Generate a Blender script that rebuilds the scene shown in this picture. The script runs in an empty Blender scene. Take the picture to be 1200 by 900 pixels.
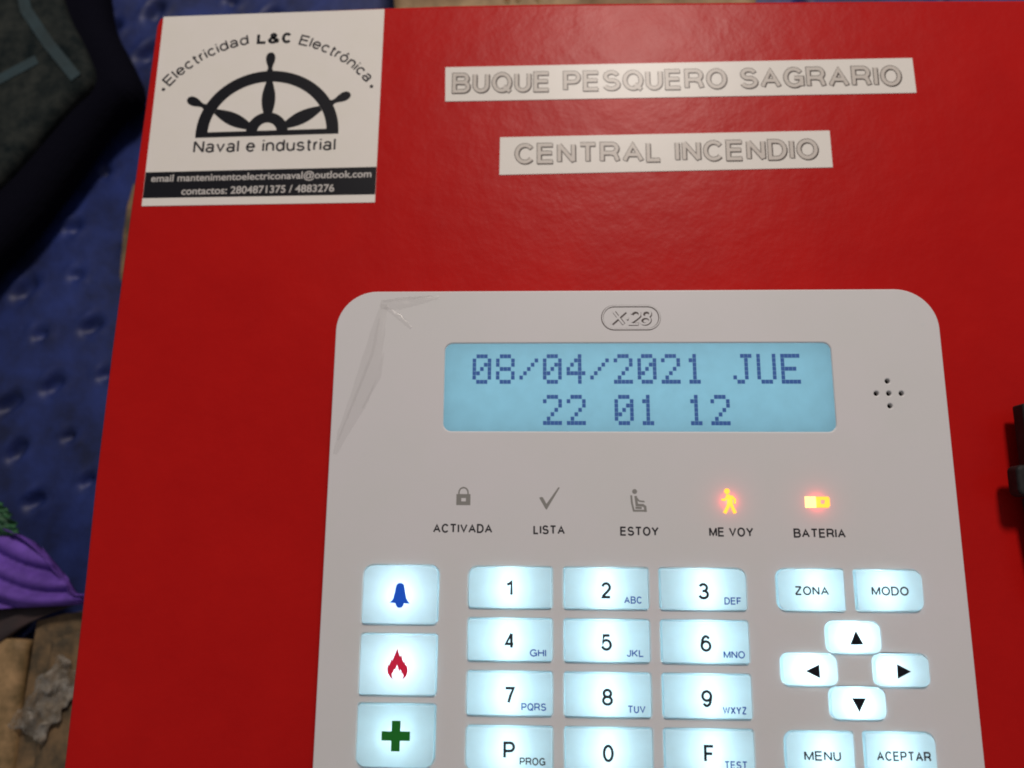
import bpy, math, random
import numpy as np
from mathutils import Matrix, Vector, noise
random.seed(7)
S = 0.001                                   # every coordinate below is written in millimetres
scene = bpy.context.scene
COL = scene.collection
PI = math.pi

# ------------------------------------------------------------------ camera
cam_d = bpy.data.cameras.new('camera')
cam = bpy.data.objects.new('camera', cam_d); COL.objects.link(cam)
R = Matrix(((0.99927463, 0.00041887, 0.03807941), (0.00717215, 0.97997522, -0.19899029), (-0.03740023, 0.19911906, 0.97926137)))
cam.matrix_world = Matrix.Translation((0, 0, 192.36*S)) @ R.to_4x4()
cam_d.sensor_width = 36.0
cam_d.lens = 27.9
cam_d.clip_start = 0.005; cam_d.clip_end = 20
cam_d.dof.use_dof = True
cam_d.dof.focus_distance = 0.190
cam_d.dof.aperture_fstop = 11.0
scene.camera = cam

# ------------------------------------------------------------------ light of the room at night
world = bpy.data.worlds.new('World'); scene.world = world
world.use_nodes = True
bg = world.node_tree.nodes['Background']
bg.inputs['Color'].default_value = (0.86, 0.90, 1.0, 1); bg.inputs['Strength'].default_value = 0.19

def area(name, loc, target, size, power, color, shape='DISK'):
    d = bpy.data.lights.new(name, 'AREA'); d.shape = shape; d.size = size; d.energy = power; d.color = color
    o = bpy.data.objects.new(name, d); COL.objects.link(o)
    o.location = loc
    o.rotation_euler = (Vector(target) - Vector(loc)).to_track_quat('-Z', 'Y').to_euler()
    return o
area('ceiling_lamp', (0.135, 0.71, 0.80), (0.0, 0.06, 0), 0.17, 7.3, (1.0, 0.885, 0.80))

scene.view_settings.view_transform = 'Standard'
scene.view_settings.look = 'None'
scene.view_settings.exposure = 0.0
scene.view_settings.gamma = 1.0
scene.view_settings.use_curve_mapping = False
scene.cycles.filter_width = 1.9

# ------------------------------------------------------------------ materials
def lin(c):
    return tuple(((v/255)/12.92 if v/255 <= 0.04045 else ((v/255+0.055)/1.055)**2.4) for v in c)

def mat(name, color, rough=0.5, spec=0.5, metallic=0.0, coat=0.0, coat_rough=0.1,
        var=None, var_scale=200.0, var_amt=0.3, bump=0.0, bump_scale=800.0, bump2=0.0, bump2_scale=100.0, rough_var=0.0):
    m = bpy.data.materials.new(name); m.use_nodes = True
    nt = m.node_tree; p = nt.nodes['Principled BSDF']
    p.inputs['Base Color'].default_value = (*color, 1)
    p.inputs['Roughness'].default_value = rough
    p.inputs['Specular IOR Level'].default_value = spec
    p.inputs['Metallic'].default_value = metallic
    p.inputs['Coat Weight'].default_value = coat
    p.inputs['Coat Roughness'].default_value = coat_rough
    tc = nt.nodes.new('ShaderNodeTexCoord')
    if var is not None:
        n = nt.nodes.new('ShaderNodeTexNoise'); n.inputs['Scale'].default_value = var_scale
        n.inputs['Detail'].default_value = 6; n.inputs['Roughness'].default_value = 0.65
        nt.links.new(tc.outputs['Object'], n.inputs['Vector'])
        r = nt.nodes.new('ShaderNodeMapRange'); r.inputs['From Min'].default_value = 0.5-var_amt/2; r.inputs['From Max'].default_value = 0.5+var_amt/2
        nt.links.new(n.outputs['Fac'], r.inputs['Value'])
        mx = nt.nodes.new('ShaderNodeMix'); mx.data_type = 'RGBA'
        mx.inputs[6].default_value = (*color, 1); mx.inputs[7].default_value = (*var, 1)
        nt.links.new(r.outputs['Result'], mx.inputs[0]); nt.links.new(mx.outputs[2], p.inputs['Base Color'])
    last = None
    for amt, sc, det in ((bump, bump_scale, 3), (bump2, bump2_scale, 2)):
        if amt > 0:
            n = nt.nodes.new('ShaderNodeTexNoise'); n.inputs['Scale'].default_value = sc; n.inputs['Detail'].default_value = det
            nt.links.new(tc.outputs['Object'], n.inputs['Vector'])
            b = nt.nodes.new('ShaderNodeBump'); b.inputs['Strength'].default_value = 1.0; b.inputs['Distance'].default_value = amt*S
            nt.links.new(n.outputs['Fac'], b.inputs['Height'])
            if last: nt.links.new(last.outputs['Normal'], b.inputs['Normal'])
            last = b
    if last: nt.links.new(last.outputs['Normal'], p.inputs['Normal'])
    if rough_var > 0:
        n = nt.nodes.new('ShaderNodeTexNoise'); n.inputs['Scale'].default_value = 60; n.inputs['Detail'].default_value = 5
        nt.links.new(tc.outputs['Object'], n.inputs['Vector'])
        r = nt.nodes.new('ShaderNodeMapRange'); r.inputs['To Min'].default_value = rough-rough_var; r.inputs['To Max'].default_value = rough+rough_var
        nt.links.new(n.outputs['Fac'], r.inputs['Value']); nt.links.new(r.outputs['Result'], p.inputs['Roughness'])
    return m

def translucent(name, front, back, tint_rough=0.4, mix=0.55):
    m = bpy.data.materials.new(name); m.use_nodes = True
    nt = m.node_tree; nt.nodes.clear()
    out = nt.nodes.new('ShaderNodeOutputMaterial')
    d = nt.nodes.new('ShaderNodeBsdfDiffuse'); d.inputs['Color'].default_value = (*front, 1)
    t = nt.nodes.new('ShaderNodeBsdfTranslucent'); t.inputs['Color'].default_value = (*back, 1)
    g = nt.nodes.new('ShaderNodeBsdfGlossy'); g.inputs['Roughness'].default_value = tint_rough
    m1 = nt.nodes.new('ShaderNodeMixShader'); m1.inputs[0].default_value = mix
    m2 = nt.nodes.new('ShaderNodeMixShader'); m2.inputs[0].default_value = 0.04
    nt.links.new(d.outputs[0], m1.inputs[1]); nt.links.new(t.outputs[0], m1.inputs[2])
    nt.links.new(m1.outputs[0], m2.inputs[1]); nt.links.new(g.outputs[0], m2.inputs[2])
    # faint mottling of the moulded silicone / diffuser
    tc = nt.nodes.new('ShaderNodeTexCoord')
    n = nt.nodes.new('ShaderNodeTexNoise'); n.inputs['Scale'].default_value = 260; n.inputs['Detail'].default_value = 5
    nt.links.new(tc.outputs['Object'], n.inputs['Vector'])
    r = nt.nodes.new('ShaderNodeMapRange'); r.inputs['To Min'].default_value = 0.86; r.inputs['To Max'].default_value = 1.10
    nt.links.new(n.outputs['Fac'], r.inputs['Value'])
    vm = nt.nodes.new('ShaderNodeVectorMath'); vm.operation = 'SCALE'; vm.inputs[0].default_value = back
    nt.links.new(r.outputs['Result'], vm.inputs['Scale']); nt.links.new(vm.outputs[0], t.inputs['Color'])
    nt.links.new(m2.outputs[0], out.inputs['Surface'])
    return m

def emit(name, color, strength):
    m = bpy.data.materials.new(name); m.use_nodes = True
    nt = m.node_tree; p = nt.nodes['Principled BSDF']
    p.inputs['Base Color'].default_value = (0.5, 0.08, 0.03, 1)
    p.inputs['Emission Color'].default_value = (*color, 1); p.inputs['Emission Strength'].default_value = strength
    return m

M = {}
M['red'] = mat('red_powder_coat', (0.415, 0.0058, 0.0052), rough=0.335, spec=0.11, var=(0.46, 0.0075, 0.006), var_scale=45, var_amt=0.4,
               bump=0.030, bump_scale=900, bump2=0.15, bump2_scale=165, rough_var=0.05)
M['plastic'] = mat('white_abs_plastic', (0.635, 0.624, 0.608), rough=0.42, spec=0.4, var=(0.665, 0.635, 0.64), var_scale=22, var_amt=0.35,
                   bump=0.010, bump_scale=2600, rough_var=0.06)
M['paper'] = mat('sticker_vinyl', (0.76, 0.715, 0.66), rough=0.33, spec=0.4, var=(0.74, 0.70, 0.63), var_scale=70, var_amt=0.3, bump=0.05, bump_scale=90)
M['ink'] = mat('black_print', (0.006, 0.006, 0.009), rough=0.42, spec=0.2)
M['greyink'] = mat('thin_dark_print', (0.02, 0.018, 0.022), rough=0.4, spec=0.25)
M['whiteink'] = mat('white_print', (0.50, 0.47, 0.44), rough=0.4)
M['tape'] = mat('laminated_tape', (0.76, 0.72, 0.66), rough=0.30, spec=0.14, bump=0.025, bump_scale=160)
M['tape_out'] = mat('tape_outline_print', (0.085, 0.065, 0.055), rough=0.3, spec=0.14)
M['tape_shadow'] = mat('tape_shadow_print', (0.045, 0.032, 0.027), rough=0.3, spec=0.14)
M['tape_in'] = mat('tape_letter_face', (0.58, 0.53, 0.475), rough=0.3, spec=0.14)
M['emboss_shade'] = mat('emblem_shade_print', (0.075, 0.055, 0.05), rough=0.5, spec=0.3)  # brown print standing in for the shade along the emblem's relief
M['caption'] = mat('caption_print', (0.015, 0.013, 0.017), rough=0.45, spec=0.3)
M['icon_grey'] = mat('unlit_icon_print', (0.235, 0.225, 0.205), rough=0.45)
M['blue_ink'] = mat('blue_print', (0.008, 0.075, 0.42), rough=0.4)
M['bell_blue'] = mat('bell_blue_print', (0.004, 0.12, 0.85), rough=0.4)
M['fire_red'] = mat('flame_red_print', (0.85, 0.010, 0.065), rough=0.4)
M['green'] = mat('cross_green_print', (0.006, 0.17, 0.012), rough=0.4)
M['key'] = translucent('backlit_silicone', (0.70, 0.77, 0.80), (0.68, 0.88, 0.94), 0.45)
M['key_edge'] = translucent('silicone_shoulder', (0.60, 0.68, 0.72), (0.55, 0.8, 0.88), 0.45, 0.44)
M['lcd'] = translucent('lcd_panel', (0.20, 0.31, 0.37), (0.33, 0.66, 0.81), 0.30, 0.6)
M['lcd_dot'] = mat('lcd_dot', (0.045, 0.13, 0.42), rough=0.3)
M['white'] = mat('white_reflector', (0.86, 0.86, 0.86), rough=0.6)
M['pcb'] = mat('light_circuit_board', (0.55, 0.58, 0.58), rough=0.7)
M['black'] = mat('black_rubber', (0.008, 0.008, 0.008), rough=0.6, spec=0.25, bump=0.05, bump_scale=900, var=(0.022, 0.02, 0.02), var_scale=300)
M['hole'] = mat('dark_cavity', (0.01, 0.01, 0.01), rough=0.9)
M['led_walk'] = emit('led_amber', (1.0, 0.40, 0.03), 2.0)
M['led_hot'] = emit('led_hot', (1.0, 0.66, 0.22), 2.2)

# ------------------------------------------------------------------ mesh helpers
class MB:
    def __init__(s): s.v = []; s.f = []; s.mi = []
    def add(s, vs, fs, mi=0):
        o = len(s.v); s.v += [tuple(p) for p in vs]; s.f += [tuple(i+o for i in f) for f in fs]; s.mi += [mi]*len(fs)
    def poly(s, pts, z, mi=0):
        s.add([(x, y, z) for x, y in pts], [tuple(range(len(pts)))], mi)
    def ribbon(s, pts, w, z, closed=False, mi=0, T=None, lim=None):
        P = [Vector(p) for p in pts]
        Q = [P[0]]
        for p in P[1:]:
            if (p-Q[-1]).length > 1e-4: Q.append(p)
        if closed and (Q[0]-Q[-1]).length < 1e-4: Q.pop()
        P = Q; n = len(P)
        if n < 2: return
        L = []; Rr = []
        for i in range(n):
            a = P[i-1] if (i > 0 or closed) else None
            b = P[(i+1) % n] if (i < n-1 or closed) else None
            d1 = (P[i]-a).normalized() if a is not None else None
            d2 = (b-P[i]).normalized() if b is not None else None
            if d1 is None: d1 = d2
            if d2 is None: d2 = d1
            n1 = Vector((-d1.y, d1.x)); n2 = Vector((-d2.y, d2.x)); nn = n1+n2
            if nn.length < 1e-3: nn = n1
            nn.normalize(); k = 1/max(0.42, nn.dot(n1))
            L.append(P[i]+nn*k*w/2); Rr.append(P[i]-nn*k*w/2)
        if lim:
            for p in L+Rr: p.x = min(max(p.x, lim[0]), lim[1]); p.y = min(max(p.y, lim[2]), lim[3])
        if T: L = [Vector(T(p.x, p.y)) for p in L]; Rr = [Vector(T(p.x, p.y)) for p in Rr]
        vs = [(p.x, p.y, z) for p in L]+[(p.x, p.y, z) for p in Rr]
        m = n if closed else n-1
        s.add(vs, [(i, n+i, n+(i+1) % n, (i+1) % n) for i in range(m)], mi)
    def prism(s, pts, z0, z1, mi=0):
        n = len(pts)
        vs = [(x, y, z0) for x, y in pts]+[(x, y, z1) for x, y in pts]
        fs = [tuple(range(n, 2*n)), tuple(reversed(range(n)))]+[(i, (i+1) % n, n+(i+1) % n, n+i) for i in range(n)]
        s.add(vs, fs, mi)

def link(name, me, parent=None, mats=()):
    o = bpy.data.objects.new(name, me); COL.objects.link(o)
    if parent is not None: o.parent = parent
    for m in mats: me.materials.append(m)
    return o

def world_loc(o):
    p = Vector((0, 0, 0))
    while o is not None: p += o.location; o = o.parent
    return p

def obj(name, mb, mats, parent=None, origin=None, smooth=False):
    """one mesh object; coordinates of mb are millimetres in the world, the origin is put at the part"""
    if not isinstance(mats, (list, tuple)): mats = [mats]
    v = np.array(mb.v, dtype=float)
    if origin is None: origin = ((v[:, 0].min()+v[:, 0].max())/2, (v[:, 1].min()+v[:, 1].max())/2, v[:, 2].min())
    org = Vector(origin)
    me = bpy.data.meshes.new(name)
    me.from_pydata([((x-org.x)*S, (y-org.y)*S, (z-org.z)*S) for x, y, z in mb.v], [], mb.f)
    o = link(name, me, parent, mats)
    if len(mats) > 1: me.polygons.foreach_set('material_index', mb.mi)
    if smooth: me.polygons.foreach_set('use_smooth', [True]*len(me.polygons))
    me.update()
    o.location = org*S - (world_loc(parent) if parent else Vector((0, 0, 0)))
    return o

def slab(name, loops, z0, z1, bevel, mats, parent=None, res=3):
    """flat plate between z0 and z1 with holes and rounded edges (outer loop first)"""
    cu = bpy.data.curves.new(name, 'CURVE'); cu.dimensions = '2D'; cu.fill_mode = 'BOTH'
    xs = [p[0] for p in loops[0]]; ys = [p[1] for p in loops[0]]
    cx, cy = (min(xs)+max(xs))/2, (min(ys)+max(ys))/2
    for lp in loops:
        sp = cu.splines.new('POLY'); sp.points.add(len(lp)-1); sp.use_cyclic_u = True
        for i, (x, y) in enumerate(lp): sp.points[i].co = ((x-cx)*S, (y-cy)*S, 0, 1)
    cu.extrude = ((z1-z0)/2-bevel)*S; cu.bevel_depth = bevel*S; cu.bevel_resolution = res; cu.offset = -bevel*S
    t = bpy.data.objects.new('tmp', cu); COL.objects.link(t)
    dg = bpy.context.evaluated_depsgraph_get(); dg.update()
    me = bpy.data.meshes.new_from_object(t.evaluated_get(dg)); me.name = name
    bpy.data.objects.remove(t); bpy.data.curves.remove(cu)
    me.materials.clear()
    for p in me.polygons:
        p.material_index = 0; p.use_smooth = False
    o = link(name, me, parent, mats if isinstance(mats, (list, tuple)) else [mats])
    o.location = Vector((cx, cy, (z0+z1)/2))*S - (world_loc(parent) if parent else Vector((0, 0, 0)))
    return o

def soft(pts, k=2):
    for _ in range(k):
        q_ = []
        for i in range(len(pts)):
            a, c = pts[i], pts[(i+1) % len(pts)]
            q_ += [(a[0]*.75+c[0]*.25, a[1]*.75+c[1]*.25), (a[0]*.25+c[0]*.75, a[1]*.25+c[1]*.75)]
        pts = q_
    return pts

def rrect(x0, y0, x1, y1, r, n=7):
    """r = radius or (bl, br, tr, tl)"""
    if not isinstance(r, (tuple, list)): r = (r,)*4
    pts = []
    for (cx, cy, a0), rr in zip((((x0, y0, 180)), (x1, y0, 270), (x1, y1, 0), (x0, y1, 90)), r):
        ox = cx+rr if cx == x0 else cx-rr; oy = cy+rr if cy == y0 else cy-rr
        if rr < 0.02: pts.append((cx, cy)); continue
        for i in range(n+1):
            a = math.radians(a0+90*i/n); pts.append((ox+rr*math.cos(a), oy+rr*math.sin(a)))
    return pts

def thing(name, loc, label, cat, group=None):
    o = bpy.data.objects.new(name, None); COL.objects.link(o); o.empty_display_size = 0.01
    o.location = Vector(loc)*S
    o['label'] = label; o['category'] = cat
    if group: o['group'] = group
    return o
def tag(o, label, cat, group=None):
    o['label'] = label; o['category'] = cat
    if group: o['group'] = group
    return o

# ------------------------------------------------------------------ a plain grotesque lettering, built from stroke paths
def A(cx, cy, rx, ry, a0, a1, n=None):
    n = n or max(4, int(abs(a1-a0)/15))
    return [(cx+rx*math.cos(math.radians(a0+(a1-a0)*i/n)), cy+ry*math.sin(math.radians(a0+(a1-a0)*i/n))) for i in range(n+1)]
def EL(cx, cy, rx, ry): return ('c', A(cx, cy, rx, ry, 0, 345, 23))
Ss = A(.5, .745, .44, .255, 18, 248)+A(.5, .26, .5, .26, 68, -162)
G = {
 'A': (.92, [[(0, 0), (.5, 1), (1, 0)], [(.17, .34), (.83, .34)]]),
 'B': (.83, [('c', [(0, .53), (0, 1), (.5, 1)]+A(.6, .765, .32, .235, 90, -90)+[(.5, .53)]), [(0, .55), (0, 0), (.5, 0)]+A(.64, .26, .36, .26, -90, 90)+[(.5, .52)]]),
 'C': (.87, [A(.52, .5, .52, .5, 38, 322)]),
 'D': (.82, [('c', [(0, 0), (0, 1), (.4, 1)]+A(.45, .5, .55, .5, 90, -90)+[(.4, 0)])]),
 'E': (.77, [[(1, 1), (0, 1), (0, 0), (1, 0)], [(0, .53), (.93, .53)]]),
 'F': (.72, [[(1, 1), (0, 1), (0, 0)], [(0, .50), (.86, .50)]]),
 'G': (.90, [A(.52, .5, .52, .5, 38, 335)+[(1, .47), (.55, .47)], [(1, .48), (1, 0)]]),
 'H': (.78, [[(0, 0), (0, 1)], [(1, 0), (1, 1)], [(0, .52), (1, .52)]]),
 'I': (.0, [[(.5, 0), (.5, 1)]]),
 'J': (.58, [[(1, 1), (1, .3)]+A(.5, .28, .5, .28, 0, -175)]),
 'K': (.80, [[(0, 0), (0, 1)], [(0, .32), (1, 1)], [(.33, .56), (1, 0)]]),
 'L': (.68, [[(0, 1), (0, 0), (1, 0)]]),
 'M': (.94, [[(0, 0), (0, 1)], [(0, 1), (.5, .02), (1, 1)], [(1, 0), (1, 1)]]),
 'N': (.80, [[(0, 0), (0, 1)], [(0, 1), (1, 0)], [(1, 0), (1, 1)]]),
 'O': (.92, [EL(.5, .5, .5, .5)]),
 'P': (.79, [('c', [(0, .45), (0, 1), (.55, 1)]+A(.62, .725, .38, .275, 90, -90)+[(.55, .45)]), [(0, .5), (0, 0)]]),
 'Q': (.92, [EL(.5, .5, .5, .5), [(.60, .26), (1.0, -.06)]]),
 'R': (.86, [('c', [(0, .46), (0, 1), (.55, 1)]+A(.62, .73, .34, .27, 90, -90)+[(.55, .46)]), [(0, .5), (0, 0)], [(.6, .45), (.84, .38), (.92, .22), (1, 0)]]),
 'S': (.80, [Ss]),
 'T': (.84, [[(0, 1), (1, 1)], [(.5, 1), (.5, 0)]]),
 'U': (.76, [[(0, 1), (0, .34)]+A(.5, .34, .5, .34, 180, 360)+[(1, 1)]]),
 'V': (.88, [[(0, 1), (.5, 0), (1, 1)]]),
 'W': (1.25, [[(0, 1), (.25, 0), (.5, 1), (.75, 0), (1, 1)]]),
 'X': (.86, [[(0, 0), (1, 1)], [(0, 1), (1, 0)]]),
 'Y': (.88, [[(0, 1), (.5, .44), (1, 1)], [(.5, .46), (.5, 0)]]),
 'Z': (.80, [[(0, 1), (1, 1)], [(1, 1), (0, 0)], [(0, 0), (1, 0)]]),
 '0': (.66, [EL(.5, .5, .5, .5)]),
 '1': (.36, [[(1, 0), (1, 1), (.72, .84), (0, .74)]]),
 '2': (.68, [A(.5, .71, .47, .29, 168, -25)+[(.62, .38), (.15, .12), (0, 0), (1, 0)]]),
 '3': (.68, [A(.5, .755, .42, .245, 160, -90)+[(.38, .51)], A(.5, .265, .5, .265, 88, -162)]),
 '4': (.70, [[(.76, 0), (.76, 1)], [(.76, 1), (0, .27), (1, .27)]]),
 '5': (.68, [[(.9, 1), (.2, 1), (.08, .49)]+A(.48, .33, .52, .33, 135, -162)]),
 '6': (.68, [EL(.5, .32, .5, .32), A(.52, .55, .46, .45, 38, 150)+[(0, .4), (0, .3)]]),
 '7': (.66, [[(0, 1), (1, 1), (.6, .5), (.36, 0)]]),
 '8': (.68, [EL(.5, .755, .42, .245), EL(.5, .265, .5, .265)]),
 '9': (.68, [EL(.5, .68, .5, .32), A(.48, .45, .46, .45, -142, -30)+[(1, .6), (1, .7)]]),
 'a': (.68, [A(.5, .53, .40, .20, 165, 0)+[(.9, .1), (1, 0)], ('c', A(.44, .2, .44, .2, 0, 345, 20))]),
 'c': (.64, [A(.52, .365, .52, .365, 42, 318)]),
 'd': (.67, [EL(.48, .365, .48, .365), [(1, 0), (1, 1)]]),
 'e': (.68, [[(0, .38), (.98, .38)]+A(.5, .365, .5, .365, 4, 322)]),
 'i': (.0, [[(.5, 0), (.5, .73)], [(.5, .90), (.5, 1.02)]]),
 'l': (.0, [[(.5, 0), (.5, 1)]]),
 'n': (.64, [[(0, 0), (0, .73)], [(0, .42)]+A(.5, .42, .5, .31, 180, 0)+[(1, 0)]]),
 'o': (.66, [EL(.5, .365, .5, .365)]),
 'r': (.36, [[(0, 0), (0, .73)], [(0, .42), (.28, .66), (1, .73)]]),
 's': (.62, [[(x, y*.73) for x, y in Ss]]),
 't': (.42, [[(.40, .95), (.40, .14), (.55, .0), (1, .0)], [(0, .72), (1, .72)]]),
 'u': (.64, [[(0, .73), (0, .31)]+A(.5, .31, .5, .31, 180, 360), [(1, 0), (1, .73)]]),
 'v': (.66, [[(0, .73), (.5, 0), (1, .73)]]),
 'ó': (.66, [EL(.5, .365, .5, .365), [(.42, .88), (.72, 1.08)]]),
 '/': (.40, [[(0, -.05), (1, 1.05)]]),
 '-': (.36, [[(0, .42), (1, .42)]]),
}
def glyph(mb, ch, H, w, T, z, mi=0, sx=1.0, grow=0.0):
    """T maps letter coordinates (mm) to the place; returns ink width"""
    rel, strokes = G[ch]
    W = max(rel*H*sx, w)
    for k, st in enumerate(strokes):
        closed = st[0] == 'c'
        pts = st[1] if closed else st
        q = [(w/2+x*(W-w), w/2+y*(H-w)) for x, y in pts]
        g2 = grow/2
        mb.ribbon(q, w+grow, z+k*0.006, closed, mi, T, (-g2, W+g2, -g2-(0.06*H if ch in 'Q/' else 0), H+g2+(0.2*H if ch in 'ó/i' else 0)))
    return W
def layout(text, H, w, gap, space, sx=1.0):
    pos = []; x = 0
    for ch in text:
        if ch == ' ': x += space; pos.append(None); continue
        pos.append(x); x += max(G[ch][0]*H*sx, w)+gap
    return pos, x-gap
def write(mb, text, x0, x1, y0, H, w, z, mi=0, gap=None, space=None, shear=0.0, slope=0.0):
    """line of letters filling x0..x1 exactly"""
    gap = gap if gap is not None else 0.085*H+0.1*w
    space = space if space is not None else 0.42*H
    lo, hi = 0.4, 2.5
    for _ in range(30):
        s = (lo+hi)/2
        if layout(text, H, w, gap*s, space*s, s)[1] > x1-x0: hi = s
        else: lo = s
    pos, _ = layout(text, H, w, gap*s, space*s, s)
    for ch, p in zip(text, pos):
        if p is None: continue
        glyph(mb, ch, H, w, lambda x, y, p=p: (x0+p+x+shear*y, y0+y+slope*(p+x)), z, mi, s)
    return s

# ------------------------------------------------------------------ the red cabinet
FZ = -18.0                                   # plane of the cabinet's front
root = thing('alarm_cabinet', (15, 20, -98), 'bright red powder-coated metal cabinet carrying the white keypad and stickers', 'cabinet')
lid_pts = [(-120.2, -125), (-120.45, -55), (-120.3, -10), (-120.5, 15), (-120.0, 52.5), (-119.0, 95), (-117.2, 154.0), (-116.4, 156.6), (-114.5, 157.2), (-47.7, 158.8), (-28, 159.2),
           (1, 159.2), (29, 158.9), (104, 158.0), (168, 157.0), (171, 154), (171, -122), (168, -125)]
slab('lid', [lid_pts], FZ-16, FZ, 1.1, M['red'], root, 4)
mb = MB(); mb.prism([(-117, -122), (-117, 60), (-113.5, 153.5), (166, 153.5), (166, -122)], -97.9, FZ-16.2)
obj('body', mb, M['red'], root)
mb = MB()
for y in (-70, 80):
    pts = A(0, 0, 2.6, 2.6, 0, 330, 11)
    mb = MB(); mb.prism([(-117.2, y-10), (-117.2, y+10), (-119.4, y+10), (-119.4, y-10)], -60, -36)
    obj('hinge', mb, M['red'], root)

# ------------------------------------------------------------------ company sticker with the ship's wheel
st = thing('sticker', (-81.5, 126.5, FZ), "square white company sticker with a black half ship's wheel and a black contact band", 'sticker')
zs = FZ+0.16
slab('sticker_sheet', [rrect(-115.45, 95.1, -47.5, 157.4, 0.3, 2)], FZ+0.01, zs, 0.03, M['paper'], st, 1)
# the sheet is pasted very slightly turned: everything printed is written in its own frame
TH = math.radians(1.1)
SC = (-81.5, 126.35)
def stp(x, y):   # sticker frame (mm from its centre) -> world
    return (SC[0]+x*math.cos(TH)-y*math.sin(TH), SC[1]+x*math.sin(TH)+y*math.cos(TH))
def inv(X, Y):
    dx, dy = X-SC[0], Y-SC[1]
    return (dx*math.cos(TH)+dy*math.sin(TH), -dx*math.sin(TH)+dy*math.cos(TH))
for o in list(st.children): COL.objects.unlink(o); bpy.data.objects.remove(o)
mb = MB()
cs = [(-115.6, 95.2), (-47.75, 95.7), (-47.45, 158.0), (-115.05, 156.75)]
mb.prism(cs, FZ+0.012, zs)
obj('sticker_sheet', mb, M['paper'], st)
mb = MB(); mb.poly([(-115.53, 97.6), (-47.78, 98.1), (-47.72, 106.65), (-115.42, 105.7)], zs+0.02)
obj('contact_band', mb, M['ink'], st)

# ship's wheel (upper half)
mb = MB()
wc = (0.75, -9.15)          # centre of the wheel in the sticker frame: base line
def W(pts): return [stp(wc[0]+x, wc[1]+y) for x, y in pts]
zz = zs+0.02
RO_x, RO_y = 19.6, 18.9
mb.ribbon(W(A(0, 0.6, 19.4, 18.3, 0, 180, 40)), 3.6, zz)                    # rim
mb.poly(W([(-21.2, -0.4), (21.2, -0.4), (21.2, 1.3), (-21.2, 1.3)]), zz+0.004)
mb.ribbon(W(A(0, 0.6, 4.6, 4.9, 0, 180, 20)), 3.3, zz+0.008)                # hub
def spindle(ang, r0, r1, w0, wm, w1, z, n=14):
    d = Vector((math.cos(ang), math.sin(ang))); nrm = Vector((-d.y, d.x))
    L = []; Rr = []
    for i in range(n+1):
        t = i/n; r = r0+(r1-r0)*t
        wv = w0+(wm-w0)*math.sin(PI*min(1, t*1.0)) if t < .5 else w1+(wm-w1)*math.sin(PI*t)
        p = d*r
        L.append(p+nrm*wv/2); Rr.append(p-nrm*wv/2)
    mb.poly(W([(p.x, p.y) for p in Rr]+[(p.x, p.y) for p in reversed(L)]), z)
for k, a in enumerate((90, 153, 27)):
    a = math.radians(a)
    rr = 17.6
    spindle(a, 5.2, rr, 1.6, 4.1, 1.6, zz+0.012+k*0.004)
    # handle outside the rim
    d = Vector((math.cos(a), math.sin(a))); nrm = Vector((-d.y, d.x)); prof = [(19.4, 2.6), (20.6, 2.0), (21.4, 1.3), (22.2, 1.5), (23.6, 2.5), (24.8, 2.9), (25.8, 2.6), (26.4, 1.9), (26.8, 0.8)]
    if k: prof = [(r+0.5, w_) for r, w_ in prof]
    L = [d*r+nrm*w_/2 for r, w_ in prof]; Rr = [d*r-nrm*w_/2 for r, w_ in prof]
    mb.poly(W([(p.x, p.y) for p in Rr]+[(p.x, p.y) for p in reversed(L)]), zz+0.030+k*0.004)
obj('ship_wheel', mb, M['ink'], st)

def arc_text(mb, text, cx, cy, r, a0, a1, H, w, z, sx=1.2):
    """letters standing on a circle, filling the angle a0..a1 (degrees, clockwise)"""
    pos, tot = layout(text, H, w, 0.10*H, 0.4*H, sx)
    k = abs(a1-a0)*PI/180*r/tot
    for ch, p in zip(text, pos):
        if p is None: continue
        Wg = max(G[ch][0]*H*sx, w)
        am = math.radians(a0)-(p+Wg/2)*k/r
        up = Vector((math.cos(am), math.sin(am))); rt = Vector((up.y, -up.x))
        def T(x, y, up=up, rt=rt, Wg=Wg):
            v = up*(r+y)+rt*(x-Wg/2)*min(1.2, k)
            return stp(cx+v.x, cy+v.y)
        glyph(mb, ch, H, w, T, z, 0, sx)
# circle through the base line of the curved text, fitted in the sticker frame
pa, pb, pc = (Vector(inv(-110.9, 133.2)), Vector(inv(-80.5, 147.4)), Vector(inv(-52.0, 133.4)))
def circ(a, b, c):
    D = 2*(a.x*(b.y-c.y)+b.x*(c.y-a.y)+c.x*(a.y-b.y))
    ux = ((a.length_squared)*(b.y-c.y)+(b.length_squared)*(c.y-a.y)+(c.length_squared)*(a.y-b.y))/D
    uy = ((a.length_squared)*(c.x-b.x)+(b.length_squared)*(a.x-c.x)+(c.length_squared)*(b.x-a.x))/D
    return ux, uy, math.hypot(a.x-ux, a.y-uy)
cx, cy, rc = circ(pa, pb, pc)
def ang(X, Y):
    x, y = inv(X, Y); return math.degrees(math.atan2(y-cy, x-cx))
a_l, a_r = ang(-111.3, 132.9), ang(-51.6, 133.2)
ra = rc
mb = MB()
aL0, aL1 = ang(-85.9, 146.6), ang(-75.0, 146.8)
arc_text(mb, 'Electricidad', cx, cy, ra, a_l-0.6, aL0+3.0, 3.5, 0.56, zs+0.02)
arc_text(mb, 'Electrónica', cx, cy, ra, aL1-3.0, a_r+0.6, 3.5, 0.56, zs+0.02)
for X, Y in ((-112.75, 132.3), (-50.3, 132.3)):
    mb.poly([(X+0.55*math.cos(t*PI/6), Y+0.55*math.sin(t*PI/6)) for t in range(12)], zs+0.02)
obj('curved_lettering', mb, M['greyink'], st)
mb = MB()
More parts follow.
